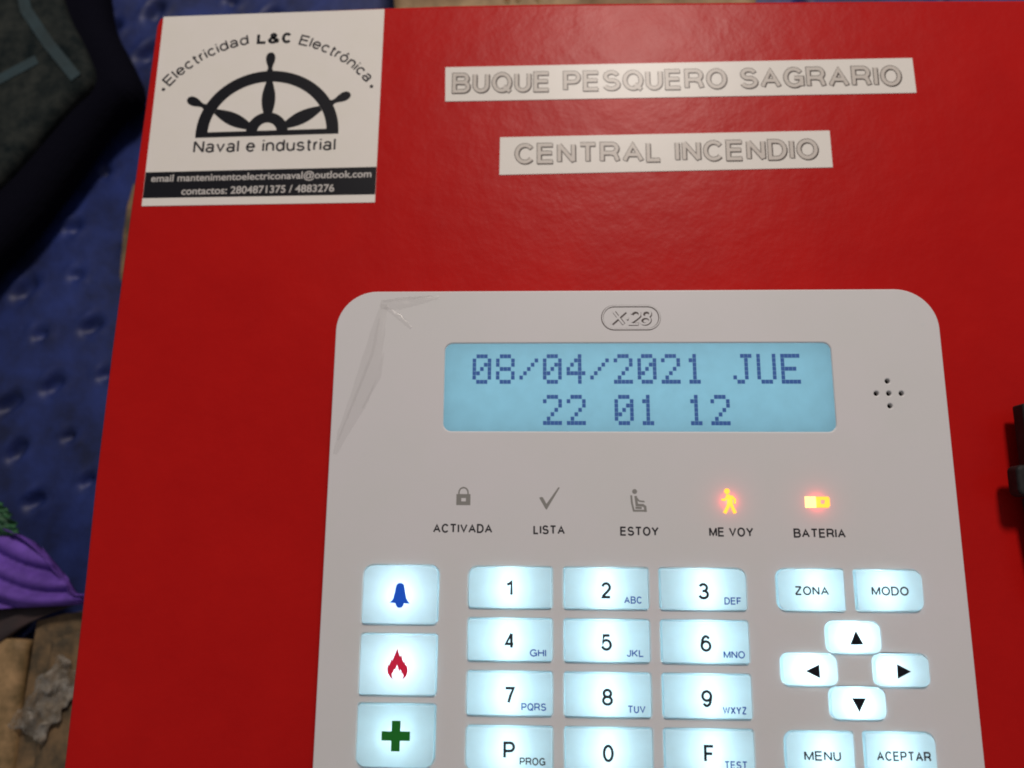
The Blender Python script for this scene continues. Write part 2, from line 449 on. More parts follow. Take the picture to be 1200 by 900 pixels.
def bold(ch, X, Hh, sx):
    glyph(mb, ch, Hh+0.15, 0.92, lambda x, y: (X+x, 146.95+y+0.01*(X+81)), zs+0.02, 0, sx)
bold('L', -85.7, 3.5, 1.28)
G['&'] = (.86, [[(1, 0), (.28, .72)]+A(.45, .82, .22, .18, 200, -20)[:]+[(.62, .68), (.14, .42)]+A(.38, .24, .38, .24, 150, 285)+[(.8, .14), (.96, .46)]])
bold('&', -82.3, 3.5, 1.15); bold('C', -78.1, 3.5, 0.93)
obj('bold_lettering', mb, M['ink'], st)
mb = MB(); write(mb, 'Naval e industrial', -102.0, -60.0, 111.6, 3.95, 0.60, zs+0.02, slope=0.008)
obj('lettering', mb, M['greyink'], st)

def font_text(name, text, x0, x1, y0, y1, z, m, parent, slope=0.0, off=0.0):
    cu = bpy.data.curves.new(name, 'FONT'); cu.body = text; cu.size = 1.0; cu.offset = off
    t = bpy.data.objects.new('tmp', cu); COL.objects.link(t)
    dg = bpy.context.evaluated_depsgraph_get(); dg.update()
    me = bpy.data.meshes.new_from_object(t.evaluated_get(dg))
    bpy.data.objects.remove(t)
    v = np.array([p.co[:] for p in me.vertices])
    mn, mx = v.min(0), v.max(0)
    m2 = MB()
    for p in v:
        u = (p[0]-mn[0])/(mx[0]-mn[0]); w_ = (p[1]-mn[1])/(mx[1]-mn[1])
        X = x0+u*(x1-x0); m2.v.append((X, y0+w_*(y1-y0)+slope*(X-x0), z))
    m2.f = [tuple(p.vertices) for p in me.polygons]; m2.mi = [0]*len(m2.f)
    bpy.data.meshes.remove(me)
    return obj(name, m2, m, parent)
font_text('contact_lettering', 'email mantenimentoelectriconaval@outlook.com', -113.6, -49.1, 102.0, 105.0, zs+0.04, M['whiteink'], st, 0.012, 0.018)
font_text('contact_lettering', 'contactos: 2804871375 / 4883276', -104.3, -59.7, 98.5, 100.9, zs+0.04, M['whiteink'], st, 0.012, 0.018)

# ------------------------------------------------------------------ two laminated label tapes, every letter a piece
def tape(corners, words, H, w, label, Ybase, x0, x1, slope):
    cxm = sum(c[0] for c in corners)/4; cym = sum(c[1] for c in corners)/4
    t = thing('label_tape', (cxm, cym, FZ), label, 'label', 'laminated label tapes on the red cabinet')
    mb = MB(); mb.prism(corners, FZ+0.012, FZ+0.17); obj('tape_strip', mb, M['tape'], t)
    z = FZ+0.19
    gap, space = 0.10*H, 0.46*H
    lo, hi = 0.4, 2.5
    for _ in range(30):
        s = (lo+hi)/2
        if layout(words, H, w, gap*s, space*s, s)[1] > x1-x0: hi = s
        else: lo = s
    pos, _ = layout(words, H, w, gap*s, space*s, s)
    for ch, p in zip(words, pos):
        if p is None: continue
        mb = MB()
        T = lambda x, y, dx=0, dy=0: (x0+p+x+dx, Ybase+y+slope*(p+x)+dy)
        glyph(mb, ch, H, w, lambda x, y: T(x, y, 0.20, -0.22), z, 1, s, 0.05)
        glyph(mb, ch, H, w, lambda x, y: T(x, y), z+0.03, 0, s, 0.10)
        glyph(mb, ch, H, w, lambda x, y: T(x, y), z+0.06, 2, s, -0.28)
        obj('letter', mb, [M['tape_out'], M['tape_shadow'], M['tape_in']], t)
    return t
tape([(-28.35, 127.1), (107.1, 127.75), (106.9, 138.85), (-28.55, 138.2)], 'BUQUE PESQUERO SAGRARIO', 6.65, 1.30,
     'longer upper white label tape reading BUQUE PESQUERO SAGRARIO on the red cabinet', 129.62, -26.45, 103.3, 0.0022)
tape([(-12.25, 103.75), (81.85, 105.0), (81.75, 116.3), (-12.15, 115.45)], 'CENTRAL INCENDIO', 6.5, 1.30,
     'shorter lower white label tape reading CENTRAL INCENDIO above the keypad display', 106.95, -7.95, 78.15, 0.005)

# ------------------------------------------------------------------ the keypad
kp = thing('alarm_keypad', (22.8, -2, FZ), 'white alarm keypad with lit blue display and glowing keys on the red cabinet', 'keypad')
KX0, KX1, KY0, KY1 = -52.25, 97.75, -68.0, 63.2
keys = []     # name, x0, y0, x1, y1, radii (bl, br, tr, tl)
c1, c2, c3 = (-17.2, 2.15), (5.15, 24.6), (27.5, 47.2)
rows = [(-14.25, -5.2), (-26.05, -16.95), (-37.9, -28.7), (-49.7, -40.5)]
q = 0.45; b = 1.9
dig = [['1', '2', '3'], ['4', '5', '6'], ['7', '8', '9'], ['P', '0', 'F']]
for i, (y0, y1) in enumerate(rows):
    for j, (x0, x1) in enumerate((c1, c2, c3)):
        r = [q]*4
        if (i, j) == (0, 0): r[3] = b
        if (i, j) == (0, 2): r[2] = b
        if (i, j) == (3, 0): r[0] = b; r[3] = 0.9
        if (i, j) == (3, 2): r[1] = b
        keys.append((dig[i][j], x0, y0, x1, y1, tuple(r)))
keys += [('bell', -42.2, -18.1, -24.65, -5.0, (q, .9, b, b+.3)), ('fire', -42.2, -33.85, -24.6, -20.7, (q, q, q, q)), ('cross', -42.2, -49.35, -24.6, -36.1, (b+.3, b+.3, q, q)),
         ('ZONA', 54.5, -14.2, 69.65, -5.15, (b, .3, .3, b)), ('MODO', 72.45, -14.1, 87.4, -5.2, (.3, b, b, .3)),
         ('up', 65.1, -23.45, 77.0, -16.8, (1.6,)*4), ('left', 54.5, -30.55, 66.75, -23.95, (1.6,)*4), ('right', 75.2, -30.55, 87.2, -23.85, (1.6,)*4), ('down', 64.9, -37.65, 76.95, -31.1, (1.6,)*4),
         ('MENU', 54.3, -49.7, 69.2, -40.6, (b, .3, .3, b)), ('ACEPTAR', 71.8, -49.7, 87.0, -40.5, (.3, b, b, .3))]
g = 0.22
holes = [rrect(x0-g, y0-g, x1+g, y1+g, tuple(v+g for v in r)) for _, x0, y0, x1, y1, r in keys]
LX0, LY0, LX1, LY1 = -24.35, 27.3, 70.95, 49.5
holes.append(rrect(LX0, LY0, LX1, LY1, 2.0))
spk = [(83.95, 39.75), (81.05, 36.71), (84.04, 36.71), (87.03, 36.71), (84.06, 33.63)]
for x, y in spk: holes.append(A(x, y, 0.58, 0.58, 0, 330, 11))
outer = rrect(KX0, KY0, KX1, KY1, 10.2, 14)
slab('front_shell', [outer]+holes, -1.6, 0.0, 0.34, M['plastic'], kp, 4)
# side wall of the housing, a hair inside the front shell's edge
mb = MB(); o_ = rrect(KX0+0.25, KY0+0.25, KX1-0.25, KY1-0.25, 10.0, 14); i_ = rrect(KX0+2.2, KY0+2.2, KX1-2.2, KY1-2.2, 8.2, 14); n = len(o_)
vs = [(x, y, FZ+0.02) for x, y in o_]+[(x, y, -1.62) for x, y in o_]+[(x, y, FZ+0.02) for x, y in i_]+[(x, y, -1.62) for x, y in i_]
fs = []
for i in range(n):
    k = (i+1) % n
    fs += [(i, k, n+k, n+i), (2*n+k, 2*n+i, 3*n+i, 3*n+k), (n+i, n+k, 3*n+k, 3*n+i)]
mb.add(vs, fs); obj('housing', mb, M['plastic'], kp)
mb = MB(); mb.prism(rrect(KX0+2.4, KY0+2.4, KX1-2.4, 20, 1, 2), -8.0, -7.2); mb.prism([(KX0+2.4, 20.5), (KX1-2.4, 20.5), (KX1-2.4, 22.0), (KX0+2.4, 22.0)], -8.0, -1.7)
obj('circuit_board', mb, M['pcb'], kp)

def keycap(x0, y0, x1, y1, r, top=0.8, bev=0.22):
    """thin translucent shell: top, rounded shoulder, skirt down into the housing"""
    mb = MB(); rings = []
    for z, ins in ((-4.2, 0.0), (top-bev, 0.0), (top-bev*.45, bev*.15), (top-bev*.12, bev*.5), (top, bev)):
        rr = tuple(max(0.05, v-ins) for v in r)
        rings.append((z, rrect(x0+ins, y0+ins, x1-ins, y1-ins, rr, 6)))
    n = len(rings[0][1]); vs = []
    for z, p in rings: vs += [(x, y, z) for x, y in p]
    fs = []
    for k in range(len(rings)-1):
        for i in range(n):
            j = (i+1) % n; fs.append((k*n+i, k*n+j, (k+1)*n+j, (k+1)*n+i))
    k = len(rings)-1; fs.append(tuple(k*n+i for i in range(n)))
    mb.add(vs, fs); mb.mi = [1]*(3*n)+[0]*(len(fs)-3*n)
    return mb
LED = {}
def led(x, y, z, power, color, rad=0.8, name='key_led'):
    kk = (round(power, 6), color, rad)
    if kk not in LED:
        d = bpy.data.lights.new(name, 'POINT'); d.energy = power; d.color = color; d.shadow_soft_size = rad*S; LED[kk] = d
    o = bpy.data.objects.new(name, LED[kk]); COL.objects.link(o); o.parent = kp
    o.location = Vector((x, y, z))*S - kp.location
    return o
legend = {'1': (-8.54, -6.93, -11.62), '2': (13.67, 16.06, -11.95), '3': (36.07, 38.63, -11.95), '4': (-8.83, -6.4, -23.45), '5': (13.49, 16.0, -23.6), '6': (36.19, 38.7, -23.55),
          '7': (-8.72, -6.2, -35.4), '8': (13.51, 16.03, -35.5), '9': (35.91, 38.41, -35.5), 'P': (-8.81, -6.15, -47.1), '0': (13.52, 16.0, -47.4), 'F': (36.05, 38.45, -47.1)}
sub = {'4': ('GHI', -2.88, 0.87, -25.05), 'P': ('PROG', -5.12, 0.65, -48.35), '7': ('PQRS', -4.79, 0.86, -36.8), '2': ('ABC', 18.99, 23.15, -13.05), '5': ('JKL', 19.33, 23.25, -24.85),
       '8': ('TUV', 19.27, 23.32, -37.0), '3': ('DEF', 42.07, 46.0, -13.05), '6': ('MNO', 41.34, 46.18, -24.9), '9': ('WXYZ', 40.61, 45.96, -36.9), 'F': ('TEST', 40.47, 45.57, -48.35)}
words = {'ZONA': (58.27, 66.08, -10.75), 'MODO': (75.74, 84.16, -10.65), 'MENU': (58.11, 66.19, -46.3), 'ACEPTAR': (73.98, 85.8, -46.1)}
LCOL = (0.80, 0.95, 1.0)
for name, x0, y0, x1, y1, r in keys:
    kc = obj('key', keycap(x0, y0, x1, y1, r), [M['key'], M['key_edge']], kp)
    zt = 0.83
    mb = MB()
    mx, my = (x0+x1)/2, (y0+y1)/2
    if name in legend:
        a, c, yb = legend[name]
        write(mb, name, a, c, yb-0.05, 3.7, 0.60, zt)
        obj('digit' if name.isdigit() else 'letter', mb, M['ink'], kc)
        if name in sub:
            t, a, c, yb = sub[name]; m2 = MB(); write(m2, t, a, c, yb-0.06, 1.64, 0.28, zt)
            obj('small_lettering', m2, M['blue_ink'] if name not in 'P' else M['caption'], kc)
        px = mx-0.3+(0.8 if name in '369F' else 0)
        led(px, my+2.2, -3.6, 0.00125, LCOL); led(px, my-2.2, -3.6, 0.00125, LCOL)
    elif name in words:
        a, c, yb = words[name]; write(mb, name, a, c, yb-0.1, 2.05, 0.37, zt); obj('lettering', mb, M['caption'], kc)
        xx = mx+(0.9 if name in ('ZONA', 'MENU') else -0.9); led(xx, my+2.0, -3.6, 0.0012, LCOL); led(xx, my-2.0, -3.6, 0.0012, LCOL)
    elif name == 'bell':
        P_ = [(-.34, 2.45), (0, 2.5), (.34, 2.45), (.85, 2.1), (1.05, 1.4), (1.2, .4), (1.5, -.9), (1.9, -1.6), (2.4, -2.2), (1.0, -2.15), (.85, -2.7), (.45, -3.1), (0, -3.2), (-.45, -3.1), (-.85, -2.7), (-1.0, -2.15), (-2.4, -2.0), (-1.9, -1.6), (-1.5, -.9), (-1.2, .4), (-1.05, 1.4), (-.85, 2.1)]
        mb.poly([(-33.45+x, -11.4+y) for x, y in reversed(P_)], zt); obj('bell_symbol', mb, M['bell_blue'], kc)
        led(mx, my+0.1, -4.1, 0.0029, (0.83, 0.94, 1.0))
    elif name == 'fire':
        o1 = [(-.95, -3.3), (-1.7, -2.7), (-2.25, -1.8), (-2.4, -.8), (-2.2, .2), (-2.0, -.2), (-1.75, .5), (-1.5, 1.5), (-1.35, .9), (-1.0, 1.6), (-.7, 2.4), (-.15, 3.7), (0.05, 2.9), (.35, 2.1), (.6, 1.9), (.85, 2.4), (.95, 1.5), (1.2, .8), (1.45, .5), (1.6, 1.0), (1.75, .1), (2.0, -.1), (2.3, -.5), (2.35, -1.6), (2.0, -2.5), (1.5, -3.0), (1.1, -3.3),
              (1.4, -2.5), (1.2, -1.7), (1.05, -2.2), (.8, -1.3), (.6, -.9), (.55, -1.5), (.2, -1.1), (-.15, .1), (-.35, -.6), (-.6, -1.2), (-.75, -.9), (-1.05, -1.7), (-1.3, -1.9), (-1.25, -2.7)]
        mb.poly([(-33.4+x, -27.3+y*0.98) for x, y in reversed(o1)], zt); obj('flame_symbol', mb, M['fire_red'], kc)
        led(mx+0.4, my, -4.1, 0.0032, (0.85, 0.95, 1.0))
    elif name == 'cross':
        w1, L1 = 1.0, 3.25
        mb.poly([(-33.3+x, -42.7+y) for x, y in [(-w1, -L1), (w1, -L1), (w1, -w1), (L1, -w1), (L1, w1), (w1, w1), (w1, L1), (-w1, L1), (-w1, w1), (-L1, w1), (-L1, -w1), (-w1, -w1)]], zt)
        obj('cross_symbol', mb, M['green'], kc)
        led(mx, my, -4.1, 0.0023, (0.74, 0.94, 1.0))
    else:
        tri = {'up': [(70.0, -21.65), (73.0, -21.6), (71.5, -18.55)], 'left': [(62.75, -29.0), (62.75, -26.0), (59.6, -27.5)],
               'right': [(80.0, -28.9), (83.1, -27.3), (80.1, -25.75)], 'down': [(70.95, -36.1), (72.6, -33.15), (69.5, -33.15)]}[name]
        mb.poly(tri, zt); obj('arrow', mb, M['ink'], kc)
        led(mx+(-2.5 if name == 'right' else 0), my, -3.0, 0.0026 if name != 'right' else 0.0021, (0.88, 0.97, 1.0))

# display
lcd = thing('display', ((LX0+LX1)/2, (LY0+LY1)/2, -1.2), '', ''); del lcd['label']; del lcd['category']
lcd.parent = kp; lcd.location = lcd.location-kp.location
mb = MB(); mb.poly(rrect(LX0+0.03, LY0+0.03, LX1-0.03, LY1-0.03, 2.0), -0.32); obj('display_panel', mb, M['lcd'], lcd)
mb = MB()
for (xa, ya, xb, yb) in ((LX0-2.2, LY0-2.2, LX1+2.2, LY0-1.0), (LX0-2.2, LY1+1.0, LX1+2.2, LY1+2.2), (LX0-2.2, LY0-1.0, LX0-1.0, LY1+1.0), (LX1+1.0, LY0-1.0, LX1+2.2, LY1+1.0)):
    mb.prism([(xa, ya), (xb, ya), (xb, yb), (xa, yb)], -9, -1.8)
mb.prism([(LX0-2.2, LY0-2.2), (LX1+2.2, LY0-2.2), (LX1+2.2, LY1+2.2), (LX0-2.2, LY1+2.2)], -9.8, -9.1)
obj('backlight_tray', mb, M['white'], lcd)
d = bpy.data.lights.new('display_backlight', 'AREA'); d.shape = 'RECTANGLE'; d.size = 0.0985; d.size_y = 0.0235; d.energy = 0.0064; d.color = (0.90, 0.96, 0.96)
o = bpy.data.objects.new('display_backlight', d); COL.objects.link(o); o.parent = kp
o.location = Vector((22.3, 38.9, -8.6))*S-kp.location; o.rotation_euler = (PI, 0, 0)
F57 = {
 '0': ['01110', '10001', '10011', '10101', '11001', '10001', '01110'], '8': ['01110', '10001', '10001', '01110', '10001', '10001', '01110'],
 '/': ['00000', '00001', '00010', '00100', '01000', '10000', '00000'], '4': ['00010', '00110', '01010', '10010', '11111', '00010', '00010'],
 '2': ['01110', '10001', '00001', '00010', '00100', '01000', '11111'], '1': ['00100', '01100', '00100', '00100', '00100', '00100', '01110'],
 'J': ['00111', '00010', '00010', '00010', '00010', '10010', '01100'], 'U': ['10001', '10001', '10001', '10001', '10001', '10001', '01110'],
 'E': ['11111', '10000', '10000', '11110', '10000', '10000', '11111']}
pitch = (58.58+17.39)/13
cell = {}
for rtxt, ytop in (('08/04/2021 JUE', 46.75), ('   22 01 12', 36.45)):
    for i, ch in enumerate(rtxt):
        if ch == ' ': continue
        X = -17.39+i*pitch
        dx, dy = 4.72/5, 7.6/7
        if ch not in cell:
            mb = MB()
            for rr_, line in enumerate(F57[ch]):
                for cc, v in enumerate(line):
                    if v == '1':
                        x = cc*dx; y = -(rr_+1)*dy
                        mb.prism([(x+.03, y+.04), (x+dx-.03, y+.04), (x+dx-.03, y+dy-.04), (x+.03, y+dy-.04)], 0, 0.03)
            o = obj('character', mb, M['lcd_dot'], lcd, origin=(0, 0, 0)); cell[ch] = o
        else:
            o = cell[ch].copy(); COL.objects.link(o)
        o.location = Vector((X, ytop, -0.30))*S-world_loc(lcd)

# emblem above the display: raised pill ring and slanted letters over an offset brown print that paints their shade
mb = MB()
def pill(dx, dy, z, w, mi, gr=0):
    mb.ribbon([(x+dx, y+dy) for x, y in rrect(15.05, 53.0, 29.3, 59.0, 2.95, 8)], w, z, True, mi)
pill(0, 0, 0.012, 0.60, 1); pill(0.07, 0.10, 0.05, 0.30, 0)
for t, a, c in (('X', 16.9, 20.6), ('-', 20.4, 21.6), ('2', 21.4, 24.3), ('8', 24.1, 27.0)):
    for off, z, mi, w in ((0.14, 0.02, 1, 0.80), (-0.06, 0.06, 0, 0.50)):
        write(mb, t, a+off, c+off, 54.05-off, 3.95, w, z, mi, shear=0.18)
obj('emblem', mb, [M['plastic'], M['emboss_shade']], kp)

# captions and status symbols
for t, a, c, yb, H in (('ACTIVADA', -26.15, -11.92, 2.85, 1.95), ('LISTA', -2.14, 5.38, 2.66, 1.92), ('ESTOY', 18.46, 27.57, 2.45, 1.95), ('ME VOY', 39.39, 49.77, 2.4, 1.98), ('BATERIA', 59.09, 71.17, 2.28, 1.95)):
    mb = MB(); write(mb, t, a, c, yb-0.08, H+0.2, 0.39, 0.015); obj('caption', mb, M['caption'], kp)
z = 0.015
mb = MB()     # padlock
mb.ribbon([(-20.1, 11.9), (-20.1, 12.4)]+A(-19.0, 12.4, 1.1, 1.15, 180, 0, 8)+[(-17.9, 11.9)], 0.36, z+.006)
for p in ([(-20.7, 9.35), (-17.3, 9.35), (-17.3, 10.25), (-20.7, 10.25)], [(-20.7, 11.05), (-17.3, 11.05), (-17.3, 12.0), (-20.7, 12.0)], [(-20.7, 10.25), (-19.5, 10.25), (-19.5, 11.05), (-20.7, 11.05)], [(-18.4, 10.25), (-17.3, 10.25), (-17.3, 11.05), (-18.4, 11.05)]):
    mb.poly(p, z)
o = obj('padlock_symbol', mb, M['icon_grey'], kp)
mb = MB(); mb.poly([(-0.75, 11.2), (-0.3, 11.4), (0.15, 11.3), (1.0, 9.75), (3.9, 13.8), (4.2, 13.6), (1.35, 8.9), (1.05, 8.35), (0.75, 8.6)][::-1], z)
obj('check_symbol', mb, M['icon_grey'], kp)
mb = MB()     # seated figure
mb.poly(A(22.1, 12.8, 0.6, 0.6, 0, 330, 11), z)
mb.ribbon([(21.25, 11.9), (21.4, 10.0), (21.8, 8.25), (24.3, 8.25)], 0.46, z)
mb.ribbon([(22.3, 11.75), (22.55, 9.6), (24.0, 9.55), (24.5, 9.2), (24.6, 8.0)], 0.62, z+.006)
mb.ribbon([(22.5, 11.3), (23.1, 10.55), (24.4, 10.4)], 0.36, z+.012)
mb.ribbon([(22.2, 8.95), (23.7, 8.9)], 0.5, z+.018)
obj('seated_person_symbol', mb, M['icon_grey'], kp)
mb = MB()     # walking figure, lit
mb.poly(A(44.0, 12.95, 0.68, 0.68, 0, 330, 11), z+.02)
mb.poly([(43.7, 12.2), (44.6, 12.2), (45.3, 11.4), (45.2, 9.9), (44.9, 9.6), (43.9, 9.6), (43.9, 10.8)][::-1], z+.02)
mb.ribbon([(44.2, 12.0), (43.4, 10.9), (42.6, 11.0)], 0.5, z+.026)
mb.ribbon([(45.0, 11.9), (45.8, 11.0), (45.7, 10.0)], 0.5, z+.032)
mb.ribbon([(44.3, 10.0), (44.0, 9.2), (43.2, 7.8)], 0.78, z+.038)
mb.ribbon([(44.8, 10.0), (45.2, 9.0), (45.7, 7.8)], 0.78, z+.044)
o = obj('walking_person_symbol', mb, M['led_walk'], kp); o['label'] = 'walking figure symbol lit amber red'
mb = MB()
for p in ([(62.2, 9.2), (64.8, 9.2), (64.8, 11.8), (62.2, 11.8)],): mb.poly(p, z+.02, 0)
for p in ([(64.8, 9.2), (67.6, 9.2), (68.0, 9.7), (68.0, 10.1), (64.8, 10.1)], [(64.8, 11.0), (68.0, 11.0), (68.0, 11.4), (67.7, 11.8), (64.8, 11.8)], [(64.8, 10.1), (65.9, 10.1), (65.9, 11.0), (64.8, 11.0)], [(66.7, 10.1), (68.0, 10.1), (68.0, 11.0), (66.9, 11.0)]):
    mb.poly(p, z+.02, 1)
o = obj('battery_symbol', mb, [M['led_hot'], M['led_walk']], kp); o['label'] = 'battery symbol lit yellow and red'
RC = (1.0, 0.035, 0.03)
led(44.3, 10.6, 1.0, 0.00046, RC, 0.3, 'status_led'); led(65.0, 10.5, 1.0, 0.00052, RC, 0.3, 'status_led')

# dark cavities behind the sounder holes
mb = MB(); mb.prism(rrect(78.5, 31, 89.5, 42.5, 1, 2), -3.4, -1.75)
obj('sounder', mb, M['hole'], kp)

# lifted crease of the clear protective film on the keypad's upper left
film = bpy.data.materials.new('clear_film'); film.use_nodes = True
nt = film.node_tree; nt.nodes.clear()
out = nt.nodes.new('ShaderNodeOutputMaterial'); tr = nt.nodes.new('ShaderNodeBsdfTransparent'); tr.inputs['Color'].default_value = (0.982, 0.98, 0.978, 1)
gl = nt.nodes.new('ShaderNodeBsdfGlossy'); gl.inputs['Roughness'].default_value = 0.28; gl.inputs['Color'].default_value = (0.9, 0.88, 0.86, 1)
mx = nt.nodes.new('ShaderNodeMixShader'); mx.inputs[0].default_value = 0.05
nt.links.new(tr.outputs[0], mx.inputs[1]); nt.links.new(gl.outputs[0], mx.inputs[2]); nt.links.new(mx.outputs[0], out.inputs['Surface'])
def crease(path, z_h, nseg=26, nc=9):
    """path: list of (x, y, half width); a soft ridge of film following it"""
    mb = MB(); vs = []
    P = [Vector((p[0], p[1])) for p in path]
    for i in range(nseg+1):
        t = i/nseg*(len(path)-1); k = min(int(t), len(path)-2); u = t-k
        p = P[k].lerp(P[k+1], u); d = (P[k+1]-P[k]).normalized(); nn = Vector((-d.y, d.x)); hw = path[k][2]*(1-u)+path[k+1][2]*u
        for j in range(nc):
            s_ = j/(nc-1)*2-1
            e = min(1, 4*(i/nseg), 4*(1-i/nseg))
            h = z_h*(1-s_*s_)*e*(0.75+0.5*noise.noise(Vector((i*.35, j*.6, 1.3))))+0.06
            q_ = p+nn*hw*s_*(1+0.12*noise.noise(Vector((i*.5, s_, 4))))
            vs.append((q_.x, q_.y, h))
    fs = [(i*nc+j, (i+1)*nc+j, (i+1)*nc+j+1, i*nc+j+1) for i in range(nseg) for j in range(nc-1)]
    mb.add(vs, fs); return mb
for path, h in (([(-40.2, 59.8, 0.9), (-41.5, 52, 1.9), (-43.2, 43, 2.6), (-45.5, 35, 2.4), (-49.0, 27, 1.4), (-50.8, 21.5, .5)], 0.5),
                ([(-41.0, 59.6, 1.2), (-36.5, 59.9, 1.6), (-31, 60.8, 1.1), (-26, 61.6, .4)], 0.4), ([(-40.0, 59.2, .5), (-36, 56.4, .8), (-33, 53.4, .4)], 0.35),
                ([(-41.2, 56, .25), (-42.6, 47, .4), (-46, 37, .35), (-50.2, 25, .2)], 0.3), ([(-39.8, 47, .2), (-40.6, 41, .45), (-44.5, 33, .2)], 0.25), ([(-40.5, 60.6, .3), (-35, 61.2, .4), (-28, 62, .2)], 0.25)):
    o = obj('film_crease', crease(path, h), film, kp, smooth=True)

# ------------------------------------------------------------------ black latch on the right
lt = thing('latch', (121, 15, FZ), 'black plastic latch on the red cabinet at the right edge of the view', 'latch')
slab('lever', [rrect(120.8, 15.5, 131, 36.0, (1, 1, .5, .6))], -14, -9, 0.7, M['black'], lt)
slab('clasp', [rrect(116.9, 12.7, 131, 20.4, 1.6)], -13.0, -8.0, 0.9, M['black'], lt)
slab('hook', [[(122.5, -10), (121.2, 6), (120.9, 12.4), (131, 12.4), (131, -14), (124, -14)]], -15.0, -10.0, 0.8, M['black'], lt)
slab('base_plate', [rrect(126.5, -14, 134, 38, 1.5)], FZ+0.02, -6.0, 0.5, M['black'], lt)

# ------------------------------------------------------------------ what lies under and round the cabinet
BZ = -98.0
pits = [(-181.97, 214.03), (-168.11, 175.95), (-186.35, 169.69), (-178.21, 148.07), (-197.24, 142.34), (-188.68, 123.96), (-211.43, 116.93), (-164.79, 221.37), (-184.5, 103.58), (-204.34, 97.72), (-195.79, 79.33), (-175.91, 82.69), (-188.49, 59.08), (-168.67, 63.4), (-204.88, 51.78), (-180.08, 39.39), (-199.77, 33.85), (-190.68, 14.8), (-170.87, 22.46)]
for k in range(900):
    p = (random.uniform(-345, 345), random.uniform(-300, 345))
    if all((p[0]-a)**2+(p[1]-c)**2 > 19**2 for a, c in pits): pits.append(p)
nx, ny = 420, 400
gx = np.linspace(-350, 350, nx); gy = np.linspace(-300, 350, ny)
X, Y = np.meshgrid(gx, gy)
Z = np.full_like(X, BZ)
Z += 1.2*np.sin(X*0.045+1.2)*np.cos(Y*0.038)-0.8
for i, (px, py) in enumerate(pits):
    a = math.radians(52+14*math.sin(i*2.1)); dx = X-px; dy = Y-py
    m = (np.abs(dx) < 14) & (np.abs(dy) < 14)
    u = dx[m]*math.cos(a)+dy[m]*math.sin(a); v = -dx[m]*math.sin(a)+dy[m]*math.cos(a)
    s = 0.8+0.35*math.sin(i*3.7)
    Z[m] += -4.2*np.exp(-((u/(4.6*s))**4+(v/(2.6*s))**2))+1.5*np.exp(-((u/(4.8*s))**2+((v-4.3)/(1.3*s))**2))+1.3*np.exp(-((u/(4.4*s))**2+((v+4.2)/(1.1*s))**2))
mb = MB()
mb.v = list(map(tuple, np.stack([X.ravel(), Y.ravel(), np.minimum(Z.ravel(), BZ+1.4)], 1).tolist()))
mb.f = [(j*nx+i, j*nx+i+1, (j+1)*nx+i+1, (j+1)*nx+i) for j in range(ny-1) for i in range(nx-1)]; mb.mi = []
M['cloth'] = mat('blue_textured_cloth', (0.021, 0.038, 0.175), rough=0.5, spec=0.32, var=(0.010, 0.015, 0.055), var_scale=40, var_amt=0.3, bump=0.12, bump_scale=420, bump2=0.5, bump2_scale=60)
cl = obj('tabletop_cloth', mb, M['cloth'], None, origin=(0, 0, BZ), smooth=True); cl['kind'] = 'structure'
cl['label'] = 'dark blue padded cloth with small slanted dimples'
cl.location.z -= 0.0022

# dark green pouch with teal bands, upper left
M['pouch'] = mat('dark_green_mottled_cloth', (0.004, 0.008, 0.009), rough=0.85, spec=0.12, var=(0.030, 0.034, 0.030), var_scale=130, var_amt=0.30, bump=0.3, bump_scale=200)
M['pouch_edge'] = mat('black_fringe', (0.004, 0.004, 0.008), rough=1.0, spec=0.04, bump=0.4, bump_scale=300)
M['teal'] = mat('teal_band', (0.018, 0.042, 0.050), rough=0.6, var=(0.012, 0.026, 0.028), var_scale=70, bump=0.2, bump_scale=300)
po = thing('pouch', (-205, 170, BZ), 'dark green mottled cloth pouch with teal bands and black edging, upper left', 'pouch')
o = slab('edging', [soft([(-270, 262), (-182, 240), (-176.0, 207), (-166, 191), (-157.0, 173), (-169.5, 165), (-183, 140), (-199, 113), (-225, 84), (-270, 70)])], BZ-1, -80, 8.0, M['pouch_edge'], po, 6)
o = slab('panel', [soft([(-266, 256), (-198, 238), (-189, 207), (-178, 189), (-171, 174), (-181, 164), (-193, 146), (-203, 132), (-228, 108), (-266, 92)])], -85.0, -74.8, 4.0, M['pouch'], po, 5)
def band(pts, w, z):
    mb = MB(); mb.ribbon(pts, w, z); top = list(mb.f)
    n = len(mb.v); mb.v += [(x, y, z-1.2) for x, y, _ in mb.v]
    h = n//2
    for i in range(h-1): mb.f += [(i+1, n+i+1, n+i, i), (h+i, n+h+i, n+h+i+1, h+i+1)]
    mb.f += [(0, n, n+h, h), (h-1+h, n+h-1+h, n+h-1, h-1)]; mb.mi = [0]*len(mb.f)
    return mb
obj('band', band([(-207, 222), (-201, 203), (-190, 188), (-177.5, 173.5)], 4.4, -74.2), M['teal'], po)
obj('band', band([(-232, 164), (-208, 173), (-194, 181.5)], 4.0, -74.4), M['teal'], po)

